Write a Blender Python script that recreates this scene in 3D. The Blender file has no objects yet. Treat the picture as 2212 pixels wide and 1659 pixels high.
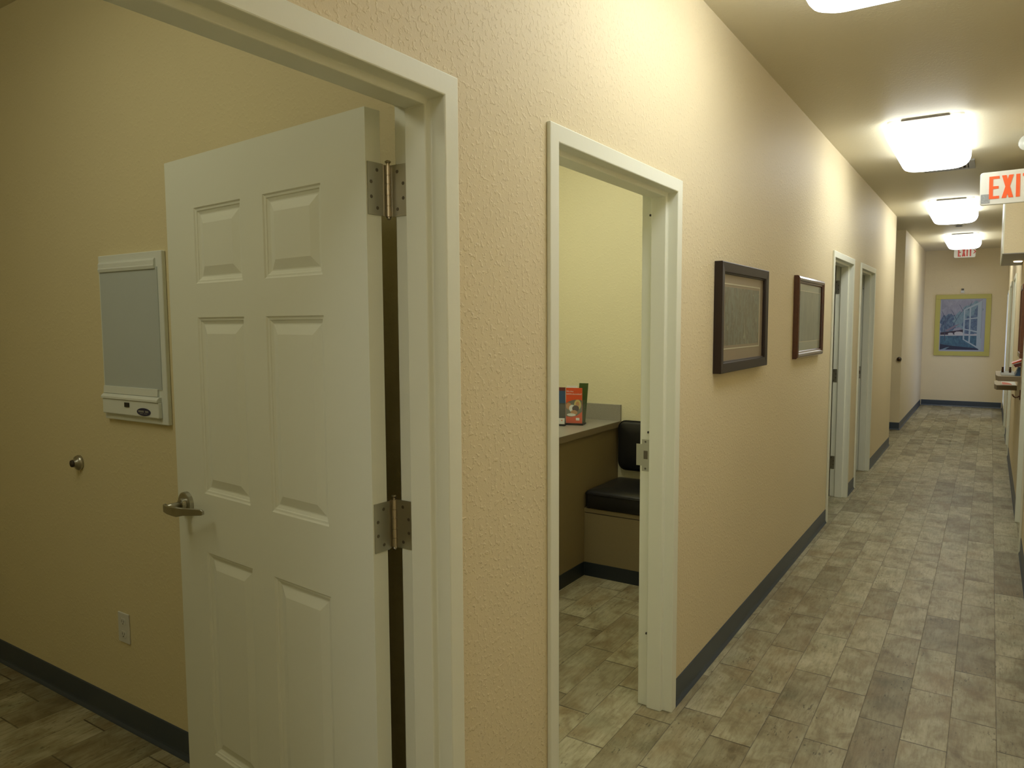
import bpy, bmesh, math, random
from mathutils import Vector, Matrix
random.seed(7)
S = bpy.context.scene
COL = S.collection
R = math.radians

# ------------------------------------------------------------------ camera
CAM_X, CAM_H = 0.9939, 1.517
yaw, pitch, roll, FPX = 0.576222, -0.0819454, -0.0050728, 1586.62
f = Vector((-math.sin(yaw)*math.cos(pitch), math.cos(yaw)*math.cos(pitch), math.sin(pitch)))
r0 = Vector((math.cos(yaw), math.sin(yaw), 0)); u0 = r0.cross(f)
rr = r0*math.cos(roll) + u0*math.sin(roll); uu = -r0*math.sin(roll) + u0*math.cos(roll)
cam_d = bpy.data.cameras.new('camera'); cam = bpy.data.objects.new('camera', cam_d); COL.objects.link(cam)
cam_d.sensor_width = 36; cam_d.sensor_fit = 'HORIZONTAL'; cam_d.lens = FPX/2212*36
cam_d.clip_start = 0.02; cam_d.clip_end = 60
cam.matrix_world = Matrix(((rr.x, uu.x, -f.x, CAM_X), (rr.y, uu.y, -f.y, 0), (rr.z, uu.z, -f.z, CAM_H), (0, 0, 0, 1)))
S.camera = cam

# ------------------------------------------------------------------ world, exposure, lamp strengths
w = bpy.data.worlds.new('world'); S.world = w; w.use_nodes = True
w.node_tree.nodes['Background'].inputs[0].default_value = (0.45, 0.6, 1.0, 1)
w.node_tree.nodes['Background'].inputs[1].default_value = 0.6
S.view_settings.view_transform = 'Standard'; S.view_settings.look = 'None'
S.view_settings.gamma = 1; S.view_settings.use_curve_mapping = False
S.view_settings.exposure = 0.0
LAMP_E = 6.6            # emission of the corridor diffusers
LAMP_COL = (0.95, 0.99, 1.0)
ROOM1_E = 4.6; ROOM2_E = 7.8
# daylight falling in through the window near the corridor's end
dl = bpy.data.lights.new('daylight', 'AREA'); dl.shape = 'RECTANGLE'; dl.size = 0.9; dl.size_y = 1.8
dl.energy = 13; dl.color = (0.45, 0.55, 1.0)
dlo = bpy.data.objects.new('daylight', dl); COL.objects.link(dlo)
dlo.location = (1.62, 14.35, 1.1); dlo.rotation_euler = (0, R(90), 0)

# ------------------------------------------------------------------ materials
def newmat(name):
    m = bpy.data.materials.new(name); m.use_nodes = True
    nt = m.node_tree; b = nt.nodes['Principled BSDF']
    return m, nt, b
class NT:
    def __init__(s, nt): s.nt = nt
    def n(s, t, **k):
        x = s.nt.nodes.new(t)
        for a, v in k.items():
            if a.startswith('i_'): x.inputs[a[2:]].default_value = v
            else: setattr(x, a, v)
        return x
    def l(s, a, b): s.nt.links.new(a, b)
    def math(s, op, a, b=None, c=None):
        x = s.nt.nodes.new('ShaderNodeMath'); x.operation = op
        for i, v in enumerate((a, b, c)):
            if v is None: continue
            if isinstance(v, (int, float)): x.inputs[i].default_value = v
            else: s.nt.links.new(v, x.inputs[i])
        return x.outputs[0]
    def mix(s, fac, a, b, mode='MIX'):
        x = s.nt.nodes.new('ShaderNodeMix'); x.data_type = 'RGBA'; x.blend_type = mode
        for i, v in ((0, fac), (6, a), (7, b)):
            if isinstance(v, (int, float)): x.inputs[i].default_value = v
            elif isinstance(v, tuple): x.inputs[i].default_value = v if len(v) == 4 else v+(1,)
            else: s.nt.links.new(v, x.inputs[i])
        return x.outputs[2]
    def ramp(s, fac, stops, interp='LINEAR'):
        x = s.nt.nodes.new('ShaderNodeValToRGB'); cr = x.color_ramp; cr.interpolation = interp
        while len(cr.elements) < len(stops): cr.elements.new(0.5)
        for e, (p, c) in zip(cr.elements, stops):
            e.position = p; e.color = c if len(c) == 4 else tuple(c)+(1,)
        s.nt.links.new(fac, x.inputs[0]); return x.outputs[0]
def simple(name, col, rough=0.5, metal=0.0, spec=None, noise=0.0, nscale=20, bump=0.0, bscale=200, coat=0.0):
    m, nt, b = newmat(name); N = NT(nt)
    b.inputs['Base Color'].default_value = tuple(col)+(1,)
    b.inputs['Roughness'].default_value = rough; b.inputs['Metallic'].default_value = metal
    if spec is not None: b.inputs['Specular IOR Level'].default_value = spec
    if coat: b.inputs['Coat Weight'].default_value = coat; b.inputs['Coat Roughness'].default_value = 0.08
    geo = N.n('ShaderNodeNewGeometry')
    if noise:
        no = N.n('ShaderNodeTexNoise', i_Scale=nscale, i_Detail=4.0); N.l(geo.outputs['Position'], no.inputs['Vector'])
        c2 = tuple(max(0, c*(1-noise)) for c in col)
        N.l(N.mix(no.outputs['Fac'], tuple(col), c2), b.inputs['Base Color'])
    if bump:
        no = N.n('ShaderNodeTexNoise', i_Scale=bscale, i_Detail=3.0); N.l(geo.outputs['Position'], no.inputs['Vector'])
        bp = N.n('ShaderNodeBump', i_Strength=1.0, i_Distance=bump); N.l(no.outputs['Fac'], bp.inputs['Height']); N.l(bp.outputs[0], b.inputs['Normal'])
    return m
def wall_mat(name, col, k=1.0):
    m, nt, b = newmat(name); N = NT(nt)
    geo = N.n('ShaderNodeNewGeometry')
    n1 = N.n('ShaderNodeTexNoise', i_Scale=78.0, i_Detail=2.0, i_Roughness=0.5); N.l(geo.outputs['Position'], n1.inputs['Vector'])
    h1 = N.ramp(n1.outputs['Fac'], [(0.54, (0, 0, 0)), (0.64, (1, 1, 1))])
    n2 = N.n('ShaderNodeTexNoise', i_Scale=240.0, i_Detail=1.5); N.l(geo.outputs['Position'], n2.inputs['Vector'])
    h = N.math('ADD', h1, N.math('MULTIPLY', n2.outputs['Fac'], 0.35))
    bp = N.n('ShaderNodeBump', i_Strength=0.75, i_Distance=0.0012*k); N.l(h, bp.inputs['Height']); N.l(bp.outputs[0], b.inputs['Normal'])
    n3 = N.n('ShaderNodeTexNoise', i_Scale=1.3, i_Detail=3.0); N.l(geo.outputs['Position'], n3.inputs['Vector'])
    N.l(N.mix(n3.outputs['Fac'], tuple(c*1.03 for c in col), tuple(c*0.96 for c in col)), b.inputs['Base Color'])
    b.inputs['Roughness'].default_value = 0.55; b.inputs['Specular IOR Level'].default_value = 0.3
    return m
def floor_mat():
    m, nt, b = newmat('wood_look_tile'); N = NT(nt)
    geo = N.n('ShaderNodeNewGeometry'); sx = N.n('ShaderNodeSeparateXYZ'); N.l(geo.outputs['Position'], sx.inputs[0])
    TW, TL = 0.1478, 0.4525
    cx = N.math('DIVIDE', N.math('SUBTRACT', sx.outputs[0], 0.0385), TW)
    col = N.math('FLOOR', cx); fx = N.math('FRACT', cx)
    m8 = N.math('DIVIDE', N.math('ADD', N.math('FLOORED_MODULO', col, 8.0), 0.5), 8.0)
    offs = [0.33, 0.022, 0.597, 0.39, 0.98, 0.78, 0.385, 0.0]
    off = N.ramp(m8, [(i/8.0, (v, v, v)) for i, v in enumerate(offs)], 'CONSTANT')
    ty = N.math('SUBTRACT', N.math('DIVIDE', N.math('SUBTRACT', sx.outputs[1], 2.56), TL), off)
    row = N.math('FLOOR', ty); fy = N.math('FRACT', ty)
    dx = N.math('MULTIPLY', N.math('MINIMUM', fx, N.math('SUBTRACT', 1.0, fx)), TW)
    dy = N.math('MULTIPLY', N.math('MINIMUM', fy, N.math('SUBTRACT', 1.0, fy)), TL)
    gx = N.n('ShaderNodeMapRange', interpolation_type='SMOOTHSTEP'); N.l(dx, gx.inputs[0])
    gx.inputs[1].default_value = 0.0004; gx.inputs[2].default_value = 0.0024; gx.inputs[3].default_value = 0.75; gx.inputs[4].default_value = 0
    gy = N.n('ShaderNodeMapRange', interpolation_type='SMOOTHSTEP'); N.l(dy, gy.inputs[0])
    gy.inputs[1].default_value = 0.0008; gy.inputs[2].default_value = 0.0042; gy.inputs[3].default_value = 1; gy.inputs[4].default_value = 0
    ng = N.n('ShaderNodeTexNoise', i_Scale=9.0, i_Detail=2.0); N.l(geo.outputs['Position'], ng.inputs['Vector'])
    gmask = N.ramp(ng.outputs['Fac'], [(0.32, (0.55,)*3), (0.6, (1, 1, 1))])
    gr = N.math('MULTIPLY', N.math('MAXIMUM', gx.outputs[0], gy.outputs[0]), gmask)
    cid = N.n('ShaderNodeCombineXYZ'); N.l(col, cid.inputs[0]); N.l(row, cid.inputs[1])
    wn = N.n('ShaderNodeTexWhiteNoise', noise_dimensions='3D'); N.l(cid.outputs[0], wn.inputs['Vector'])
    va = N.n('ShaderNodeVectorMath', operation='MULTIPLY_ADD'); N.l(wn.outputs['Color'], va.inputs[0]); va.inputs[1].default_value = (30, 30, 30); N.l(geo.outputs['Position'], va.inputs[2])
    def noise(scale, sxyz, det=4.0, rough=0.6, dist=0.0):
        mp = N.n('ShaderNodeVectorMath', operation='MULTIPLY'); N.l(va.outputs[0], mp.inputs[0]); mp.inputs[1].default_value = sxyz
        t = N.n('ShaderNodeTexNoise', i_Scale=scale, i_Detail=det, i_Roughness=rough, i_Distortion=dist); N.l(mp.outputs[0], t.inputs['Vector']); return t.outputs['Fac']
    blot = noise(9.0, (1.0, 0.7, 1), 5.0, 0.62, 0.5)
    base = N.ramp(blot, [(0.28, (0.20, 0.155, 0.085)), (0.42, (0.335, 0.29, 0.19)), (0.55, (0.44, 0.40, 0.285)), (0.72, (0.52, 0.485, 0.375))])
    bl2 = noise(5.0, (1.3, 0.6, 1), 3.0, 0.5)
    base = N.mix(N.ramp(bl2, [(0.5, (0, 0, 0)), (0.72, (0.55,)*3)]), base, (0.26, 0.17, 0.075))
    bl3 = noise(7.0, (0.9, 0.8, 1), 3.0, 0.5)
    base = N.mix(N.ramp(bl3, [(0.52, (0, 0, 0)), (0.75, (0.5,)*3)]), base, (0.24, 0.25, 0.17))
    gr1 = noise(40.0, (2.2, 0.28, 1), 5.0, 0.7)
    base = N.mix(N.ramp(gr1, [(0.35, (0.45,)*3), (0.52, (0, 0, 0))]), base, (0.17, 0.135, 0.08))
    base = N.mix(N.ramp(gr1, [(0.58, (0, 0, 0)), (0.75, (0.4,)*3)]), base, (0.60, 0.57, 0.46))
    fl = noise(75.0, (1.6, 0.45, 1), 2.0, 0.5)
    fm = noise(6.0, (1, 1, 1), 2.0, 0.5)
    flm = N.math('MULTIPLY', N.ramp(fl, [(0.62, (0, 0, 0)), (0.68, (1, 1, 1))]), N.ramp(fm, [(0.5, (0, 0, 0)), (0.62, (0.7,)*3)]))
    base = N.mix(flm, base, (0.075, 0.065, 0.04))
    tint = N.ramp(wn.outputs['Value'], [(0.0, (0.66, 0.64, 0.52)), (0.35, (0.91, 0.91, 0.79)), (1.0, (1.08, 1.10, 0.97))])
    base = N.mix(1.0, base, tint, 'MULTIPLY')
    base = N.mix(gr, base, (0.055, 0.040, 0.022))
    N.l(base, b.inputs['Base Color'])
    b.inputs['Roughness'].default_value = 0.42; b.inputs['Specular IOR Level'].default_value = 0.35
    hh = N.math('SUBTRACT', N.math('MULTIPLY', gr1, 0.25), gr)
    bp = N.n('ShaderNodeBump', i_Strength=0.5, i_Distance=0.0012); N.l(hh, bp.inputs['Height']); N.l(bp.outputs[0], b.inputs['Normal'])
    return m
def emit(name, col, e):
    m, nt, b = newmat(name)
    b.inputs['Base Color'].default_value = (0.9, 0.9, 0.88, 1)
    b.inputs['Emission Color'].default_value = tuple(col)+(1,); b.inputs['Emission Strength'].default_value = e
    b.inputs['Roughness'].default_value = 0.4
    return m
def glass(name, col=(1, 1, 1), rough=0.05, alpha=0.15):
    m, nt, b = newmat(name)
    b.inputs['Base Color'].default_value = tuple(col)+(1,); b.inputs['Roughness'].default_value = rough
    b.inputs['Alpha'].default_value = alpha
    return m
def print_mat(name, cols, scale=18.0):
    m, nt, b = newmat(name); N = NT(nt)
    geo = N.n('ShaderNodeNewGeometry'); mp = N.n('ShaderNodeVectorMath', operation='MULTIPLY'); N.l(geo.outputs['Position'], mp.inputs[0]); mp.inputs[1].default_value = (1, 1.6, 0.7)
    t = N.n('ShaderNodeTexNoise', i_Scale=scale, i_Detail=6.0, i_Roughness=0.65, i_Distortion=0.6); N.l(mp.outputs[0], t.inputs['Vector'])
    k = len(cols); N.l(N.ramp(t.outputs['Fac'], [(0.3+0.4*i/(k-1), c) for i, c in enumerate(cols)]), b.inputs['Base Color'])
    b.inputs['Roughness'].default_value = 0.35; b.inputs['Coat Weight'].default_value = 0.3; b.inputs['Coat Roughness'].default_value = 0.05
    return m
M = {}
M['wall'] = wall_mat('peach_wall_paint', (0.80, 0.69, 0.455))
M['wall1'] = wall_mat('room_wall_paint', (0.78, 0.69, 0.42), 0.3)
M['wall2'] = wall_mat('second_room_wall', (0.80, 0.75, 0.50), 0.5)  # yellower tone than the corridor walls
M['ceil'] = wall_mat('ceiling_paint', (0.73, 0.67, 0.495), 0.5)
M['floor'] = floor_mat()
M['trim'] = simple('cream_enamel', (0.86, 0.87, 0.73), 0.38, bump=0.0002, bscale=60)
M['door'] = simple('cream_door_paint', (0.84, 0.86, 0.73), 0.42, bump=0.00015, bscale=120)
M['base'] = simple('blue_grey_rubber', (0.055, 0.075, 0.10), 0.38, noise=0.2, nscale=6)
M['steel'] = simple('satin_nickel', (0.47, 0.46, 0.39), 0.33, 1.0)
M['steel_dark'] = simple('dark_metal', (0.17, 0.15, 0.12), 0.4, 1.0)
M['pin'] = simple('polished_pin', (0.55, 0.50, 0.42), 0.2, 1.0)
M['hole'] = simple('dark_hole', (0.02, 0.015, 0.01), 0.8)
M['white'] = simple('white_plastic', (0.72, 0.72, 0.66), 0.4)
M['white_enamel'] = simple('white_enamel_steel', (0.80, 0.84, 0.77), 0.35)
M['screen'] = simple('unlit_milky_screen', (0.56, 0.62, 0.60), 0.35, noise=0.06, nscale=5)
M['black'] = simple('black_plastic', (0.015, 0.014, 0.013), 0.35)
M['navy'] = simple('navy_ink', (0.015, 0.018, 0.07), 0.35)
M['greyprint'] = simple('grey_ink', (0.30, 0.30, 0.27), 0.5)
M['rubber'] = simple('dark_rubber', (0.045, 0.035, 0.025), 0.6)
M['vinyl'] = simple('black_vinyl', (0.012, 0.012, 0.012), 0.36, bump=0.0003, bscale=300)
M['piping'] = simple('black_piping', (0.006, 0.006, 0.006), 0.3)
M['lam'] = simple('tan_laminate', (0.27, 0.215, 0.115), 0.45, noise=0.12, nscale=90)
M['top'] = simple('grey_laminate', (0.40, 0.38, 0.31), 0.35, noise=0.35, nscale=160)
M['topedge'] = simple('laminate_edge', (0.26, 0.21, 0.14), 0.4, noise=0.2, nscale=160)
M['kick'] = simple('black_cove_base', (0.018, 0.024, 0.030), 0.4)
M['frame_black'] = simple('black_brown_wood', (0.022, 0.013, 0.009), 0.4, spec=0.35)
M['frame_red'] = simple('mahogany_wood', (0.10, 0.028, 0.014), 0.22, coat=0.6, noise=0.4, nscale=60)
M['frame_brown'] = simple('walnut_wood', (0.20, 0.075, 0.03), 0.3, coat=0.4, noise=0.4, nscale=40)
M['frame_yellow'] = simple('yellow_frame_paint', (0.50, 0.46, 0.12), 0.45)
M['mat_tan'] = simple('tan_mat_board', (0.30, 0.24, 0.16), 0.4, coat=0.35)
M['mat_grey'] = simple('grey_mat_board', (0.30, 0.33, 0.24), 0.3, coat=0.7)
M['cream'] = simple('cream_board', (0.55, 0.52, 0.38), 0.4, coat=0.5)
M['art1'] = print_mat('grey_green_print', [(0.08, 0.10, 0.08), (0.20, 0.22, 0.17), (0.13, 0.12, 0.08), (0.36, 0.38, 0.28)], 14)
M['art2'] = print_mat('soft_grey_print', [(0.20, 0.225, 0.165), (0.25, 0.27, 0.20), (0.29, 0.31, 0.23)], 9)
M['redorange'] = simple('exit_red', (0.90, 0.13, 0.03), 0.45)
M['exitred2'] = simple('exit_dull_red', (0.60, 0.07, 0.05), 0.5)
M['sticker'] = simple('foil_sticker', (0.50, 0.52, 0.52), 0.3, noise=0.7, nscale=120)
M['lens'] = glass('clear_lens', (0.92, 0.97, 0.95), 0.08, 0.45)
M['acrylic'] = glass('clear_acrylic', (0.8, 0.85, 0.8), 0.06, 0.05)
M['pane'] = glass('window_glass', (0.9, 0.95, 1.0), 0.03, 0.12)
M['bro_red'] = simple('red_card', (0.66, 0.085, 0.02), 0.35)
M['bro_blue'] = simple('blue_card', (0.035, 0.085, 0.17), 0.35)
M['bro_maroon'] = simple('maroon_card', (0.12, 0.025, 0.02), 0.4)
M['bro_grey'] = simple('charcoal_card', (0.07, 0.065, 0.05), 0.35)
M['bro_green'] = simple('green_card', (0.055, 0.095, 0.02), 0.4)
M['paper'] = simple('white_paper', (0.74, 0.76, 0.72), 0.5)
M['skin'] = simple('photo_tan', (0.48, 0.25, 0.11), 0.4)
M['blond'] = simple('photo_straw', (0.55, 0.45, 0.16), 0.4)
M['dogdark'] = simple('photo_dark_brown', (0.07, 0.04, 0.03), 0.4)
M['greyph'] = simple('photo_grey', (0.16, 0.16, 0.12), 0.4)
M['shelf'] = simple('pale_shelf_laminate', (0.50, 0.42, 0.27), 0.4, noise=0.1, nscale=80)
M['shelfedge'] = simple('brown_shelf_edge', (0.25, 0.19, 0.11), 0.45)
M['bronze'] = simple('bronze_metal', (0.10, 0.045, 0.02), 0.35, 0.8)
M['vent'] = simple('grey_vent_enamel', (0.34, 0.33, 0.30), 0.45)
M['ventdark'] = simple('vent_inside', (0.05, 0.035, 0.025), 0.8)
M['diff'] = emit('lit_diffuser', LAMP_COL, LAMP_E)
M['diff1'] = emit('lit_room_diffuser', (1.0, 0.98, 0.76), ROOM1_E)
M['diff2'] = emit('lit_exam_diffuser', (0.98, 1.0, 0.86), ROOM2_E)
M['warm'] = emit('warm_puck_lens', (1.0, 0.72, 0.42), 6.0)
# paint for the winter picture
M['p_sky'] = print_mat('paint_sky', [(0.20, 0.22, 0.30), (0.27, 0.28, 0.38), (0.33, 0.34, 0.44)], 10)
M['p_tree'] = print_mat('paint_trees', [(0.035, 0.055, 0.13), (0.08, 0.14, 0.25), (0.17, 0.25, 0.34)], 22)
M['p_tree2'] = print_mat('paint_pale_trees', [(0.10, 0.19, 0.27), (0.17, 0.28, 0.36), (0.24, 0.33, 0.42)], 26)
M['p_trunk'] = simple('paint_trunk', (0.05, 0.06, 0.13), 0.5)
M['p_roof'] = simple('paint_roof', (0.20, 0.17, 0.24), 0.5)
M['p_dark'] = simple('paint_dark', (0.035, 0.025, 0.05), 0.5)
M['p_snow'] = simple('paint_snow', (0.46, 0.46, 0.50), 0.5)
M['p_lawn'] = print_mat('paint_lawn', [(0.025, 0.075, 0.15), (0.045, 0.13, 0.22), (0.08, 0.20, 0.28)], 20)
M['p_deep'] = simple('paint_deep', (0.022, 0.028, 0.07), 0.5)
M['p_sash'] = simple('paint_sash', (0.34, 0.42, 0.50), 0.5)
M['p_edge'] = simple('paint_edge', (0.34, 0.37, 0.48), 0.5)

# ------------------------------------------------------------------ helpers
class MB:
    """collects faces (with a material each) and links them as one mesh object"""
    def __init__(s): s.v = []; s.f = []; s.m = []; s.sm = []; s.mats = []
    def mi(s, m):
        if m not in s.mats: s.mats.append(m)
        return s.mats.index(m)
    def add(s, vs, fs, m, smooth=False):
        o = len(s.v); s.v += [tuple(p) for p in vs]; k = s.mi(m)
        for q in fs: s.f.append([i+o for i in q]); s.m.append(k); s.sm.append(smooth)
        return s
    def box(s, a, b, m):
        x0, x1 = sorted((a[0], b[0])); y0, y1 = sorted((a[1], b[1])); z0, z1 = sorted((a[2], b[2]))
        v = [(x0, y0, z0), (x1, y0, z0), (x1, y1, z0), (x0, y1, z0), (x0, y0, z1), (x1, y0, z1), (x1, y1, z1), (x0, y1, z1)]
        return s.add(v, [(0, 3, 2, 1), (4, 5, 6, 7), (0, 1, 5, 4), (1, 2, 6, 5), (2, 3, 7, 6), (3, 0, 4, 7)], m)
    def loft(s, loops, m, cap0=True, cap1=True, smooth=False, closed=True):
        n = len(loops[0]); vs = [p for L in loops for p in L]; fs = []
        for i in range(len(loops)-1):
            for j in range(n if closed else n-1):
                k = (j+1) % n
                fs.append((i*n+j, i*n+k, (i+1)*n+k, (i+1)*n+j))
        if cap0: fs.append(tuple(range(n))[::-1])
        if cap1: fs.append(tuple((len(loops)-1)*n+j for j in range(n)))
        return s.add(vs, fs, m, smooth)
    def tube(s, pts, rad, m, seg=12, smooth=True):
        pts = [Vector(p) for p in pts]; loops = []
        rads = rad if isinstance(rad, (list, tuple)) else [rad]*len(pts)
        t0 = (pts[1]-pts[0]).normalized(); up = Vector((0, 0, 1)) if abs(t0.z) < 0.9 else Vector((1, 0, 0))
        a = t0.cross(up).normalized()
        for i, p in enumerate(pts):
            t = (pts[min(i+1, len(pts)-1)]-pts[max(i-1, 0)]).normalized()
            a = (a - t*a.dot(t)).normalized(); b = t.cross(a)
            loops.append([p+(a*math.cos(2*math.pi*k/seg)+b*math.sin(2*math.pi*k/seg))*rads[i] for k in range(seg)])
        return s.loft(loops, m, smooth=smooth)
    def disc(s, c, n, r1, h, m, seg=24, r2=None):
        c = Vector(c); n = Vector(n).normalized()
        return s.tube([c, c+n*h], [r1, r1 if r2 is None else r2], m, seg, smooth=False)
    def poly(s, pts, m): return s.add(pts, [tuple(range(len(pts)))], m)
    def prism(s, pts, d, m):
        d = Vector(d); L0 = [Vector(p) for p in pts]; return s.loft([L0, [p+d for p in L0]], m)
    def build(s, name, parent=None, bevel=0, seg=2, smooth_angle=None, at=None):
        me = bpy.data.meshes.new(name)
        org = Vector(at) if at is not None else Vector((0, 0, 0))
        if parent is not None and at is None: org = parent_world(parent).translation
        me.from_pydata([tuple(Vector(p)-org) for p in s.v], [], s.f)
        for mn in s.mats: me.materials.append(M[mn])
        for p, k, sm in zip(me.polygons, s.m, s.sm): p.material_index = k; p.use_smooth = sm
        bm = bmesh.new(); bm.from_mesh(me); bmesh.ops.recalc_face_normals(bm, faces=bm.faces); bm.to_mesh(me); bm.free()
        o = bpy.data.objects.new(name, me); COL.objects.link(o)
        if parent is not None:
            o.parent = parent; o.location = org-parent_world(parent).translation
        else: o.location = org
        if bevel:
            b = o.modifiers.new('bevel', 'BEVEL'); b.width = bevel; b.segments = seg; b.limit_method = 'ANGLE'; b.angle_limit = R(35)
        return o
def parent_world(o):
    mtx = Matrix.Translation(o.location)
    while o.parent: o = o.parent; mtx = Matrix.Translation(o.location) @ mtx
    return mtx
def tag(o, label, cat=None, group=None, kind=None):
    if label: o['label'] = label
    if cat: o['category'] = cat
    if group: o['group'] = group
    if kind: o['kind'] = kind
    return o
def empty(name, loc, label, cat, group=None, kind=None):
    o = bpy.data.objects.new(name, None); o.empty_display_size = 0.05; COL.objects.link(o); o.location = loc
    return tag(o, label, cat, group, kind)
def rrect(x0, x1, y0, y1, r, z, seg=6):
    out = []
    for (cx, cy, a0) in ((x1-r, y1-r, 0), (x0+r, y1-r, 90), (x0+r, y0+r, 180), (x1-r, y0+r, 270)):
        for k in range(seg+1):
            a = R(a0+90*k/seg); out.append((cx+r*math.cos(a), cy+r*math.sin(a), z))
    return out

H = 2.7753          # ceiling height
T = 0.118           # wall thickness
E_ = 0.012          # how far the metal door frames stand proud of the wall
ZO = 1.997          # top of a door opening
XR = 1.22           # right wall of the corridor

# ------------------------------------------------------------------ room shell
def st(name, mb, label, cat, **k):
    o = mb.build(name, **k); return tag(o, label, cat, kind='structure')
st('floor', MB().box((-3.4, -3.2, -0.08), (3.0, 15.5, 0), 'floor'), 'beige and brown staggered wood-look floor tiles running down the corridor', 'floor')
st('ceiling', MB().box((-3.4, -3.2, H), (3.0, 15.5, H+0.1), 'ceil'), 'smooth beige ceiling over the corridor and rooms', 'ceiling')

def wall_y(x0, x1, ya, yb, openings, mat_, back=None):
    """wall running along y with door openings (y0, y1, z0, z1)"""
    mb = MB(); y = ya
    for (a, b, z0, z1) in sorted(openings):
        mb.box((x0, y, 0), (x1, a, H), mat_)
        mb.box((x0, a, z1), (x1, b, H), mat_)
        if z0 > 0: mb.box((x0, a, 0), (x1, b, z0), mat_)
        y = b
    mb.box((x0, y, 0), (x1, yb, H), mat_)
    return mb
D1 = (0.356, 1.257); D2 = (1.749, 2.641); D3 = (5.925, 6.814); D4 = (7.290, 8.180)
g = 0.02
st('wall_left', wall_y(-T, 0, -3.0, 10.03, [(a-g, b+g, 0, ZO+g) for a, b in (D1, D2, D3, D4)], 'wall'),
   'long peach textured wall with four doorways and two framed pictures', 'wall')
DR = (5.80, 6.65); DB = (9.93, 10.80); DA = (11.83, 12.70); WIN = (13.85, 14.85, 0.14, 2.0)
st('wall_right', wall_y(XR, XR+T, -3.0, 15.28, [(a-g, b+g, 0, ZO+g) for a, b in (DR, DB, DA)]+[WIN], 'wall'),
   'peach wall along the right edge of the corridor', 'wall')
st('wall_end', MB().box((-3.2, 15.28, 0), (XR+T+0.3, 15.43, H), 'wall'), 'peach wall closing the far end of the corridor behind the yellow framed painting', 'wall')
st('wall_behind', MB().box((-3.2, -3.15, 0), (XR+T, -3.0, H), 'wall'), 'peach wall behind the camera closing the corridor', 'wall')
st('wall_far_left', MB().box((-0.18, 11.55, 0), (-0.03, 15.28, H), 'wall'), 'peach wall on the left beyond the side passage', 'wall')
st('wall_alcove', MB().box((-3.2, 11.55, 0), (-0.18, 11.67, H), 'wall'), 'shaded peach wall at the far side of the side passage', 'wall')
st('wall_west', MB().box((-3.35, -3.0, 0), (-3.2, 15.28, H), 'wall1'), 'outer wall of the rooms on the left', 'wall')
st('wall_first_room_back', MB().box((-3.2, 1.439, 0), (-T, 1.50, H), 'wall1'), 'yellowish wall behind the open six-panel door with viewer box and outlet', 'wall')
st('wall_second_room_near', MB().box((-3.2, 1.50, 0), (-T, 1.555, H), 'wall2'), 'near wall of the room with the counter and bench', 'wall')
st('wall_first_room_front', MB().box((-3.2, -1.72, 0), (-T, -1.6, H), 'wall1'), 'wall closing the first room toward the camera', 'wall')
st('wall_second_room_back', MB().box((-3.2, 4.35, 0), (-T, 4.47, H), 'wall2'), 'pale yellow wall behind the counter and black bench', 'wall')
st('wall_second_room_side', MB().box((-1.85, 1.555, 0), (-1.75, 4.35, H), 'wall2'), 'pale yellow side wall behind the counter', 'wall')
st('wall_third_room', MB().box((-3.2, 7.09, 0), (-T, 7.21, H), 'wall1'), 'wall between the third and fourth rooms', 'wall')
st('wall_passage', MB().box((-3.2, 9.91, 0), (-T, 10.03, H), 'wall'), 'wall on the near side of the side passage', 'wall')
st('wall_right_rooms', MB().box((2.6, -3.0, 0), (2.7, 12.9, H), 'wall1'), 'wall of the rooms on the right side', 'wall')
st('wall_right_rooms_end', MB().box((XR+T, 12.9, 0), (2.7, 13.0, H), 'wall1'), 'wall closing the rooms on the right side', 'wall')

# cove baseboards
def cove(name, pts, label, mat_='base', hgt=0.1035):
    """pts: open polyline on the floor; the wall lies on its left side"""
    P = [Vector((p[0], p[1], 0)) for p in pts]
    prof = [(0.0, 0.0), (0.012, 0.0), (0.011, 0.004), (0.005, 0.014), (0.0035, 0.022), (0.0035, hgt-0.004), (0.001, hgt), (0.0, hgt)]
    loops = []
    for i, p in enumerate(P):
        ns = []
        if i > 0: d = (P[i]-P[i-1]).normalized(); ns.append(Vector((d.y, -d.x, 0)))
        if i < len(P)-1: d = (P[i+1]-P[i]).normalized(); ns.append(Vector((d.y, -d.x, 0)))
        n = sum(ns, Vector()); n = n.normalized(); n = n/max(0.3, n.dot(ns[0]))
        loops.append([p+n*a+Vector((0, 0, z)) for a, z in prof])
    mb = MB().loft(loops, mat_)
    return st(name, mb, label, 'baseboard')
fo = 0.0485
cove('baseboard_left', [(0, -2.98), (0, D1[0]-fo)], 'blue-grey rubber baseboard before the first doorway')
cove('baseboard_left', [(0, D1[1]+fo), (0, D2[0]-fo)], 'short blue-grey rubber baseboard between the first two doorways')
cove('baseboard_left', [(0, D2[1]+fo), (0, D3[0]-fo)], 'long blue-grey rubber baseboard under the two framed pictures')
cove('baseboard_left', [(0, D3[1]+fo), (0, D4[0]-fo)], 'short blue-grey rubber baseboard between the third and fourth doorways')
cove('baseboard_left', [(0, D4[1]+fo), (0, 10.03), (-3.19, 10.03)], 'blue-grey rubber baseboard past the fourth doorway turning into the side passage')
cove('baseboard_alcove', [(-3.19, 11.55), (-0.03, 11.55), (-0.03, 15.28)][:2]+[(-0.03, 15.279)], 'dark blue rubber baseboard around the corner beyond the side passage')
cove('baseboard_end', [(-0.014, 15.28), (XR-0.014, 15.28)], 'dark blue rubber baseboard below the yellow framed painting')
cove('baseboard_right', [(XR, 15.26), (XR, DA[1]+fo)], 'dark blue rubber baseboard at the far right of the corridor')
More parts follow.
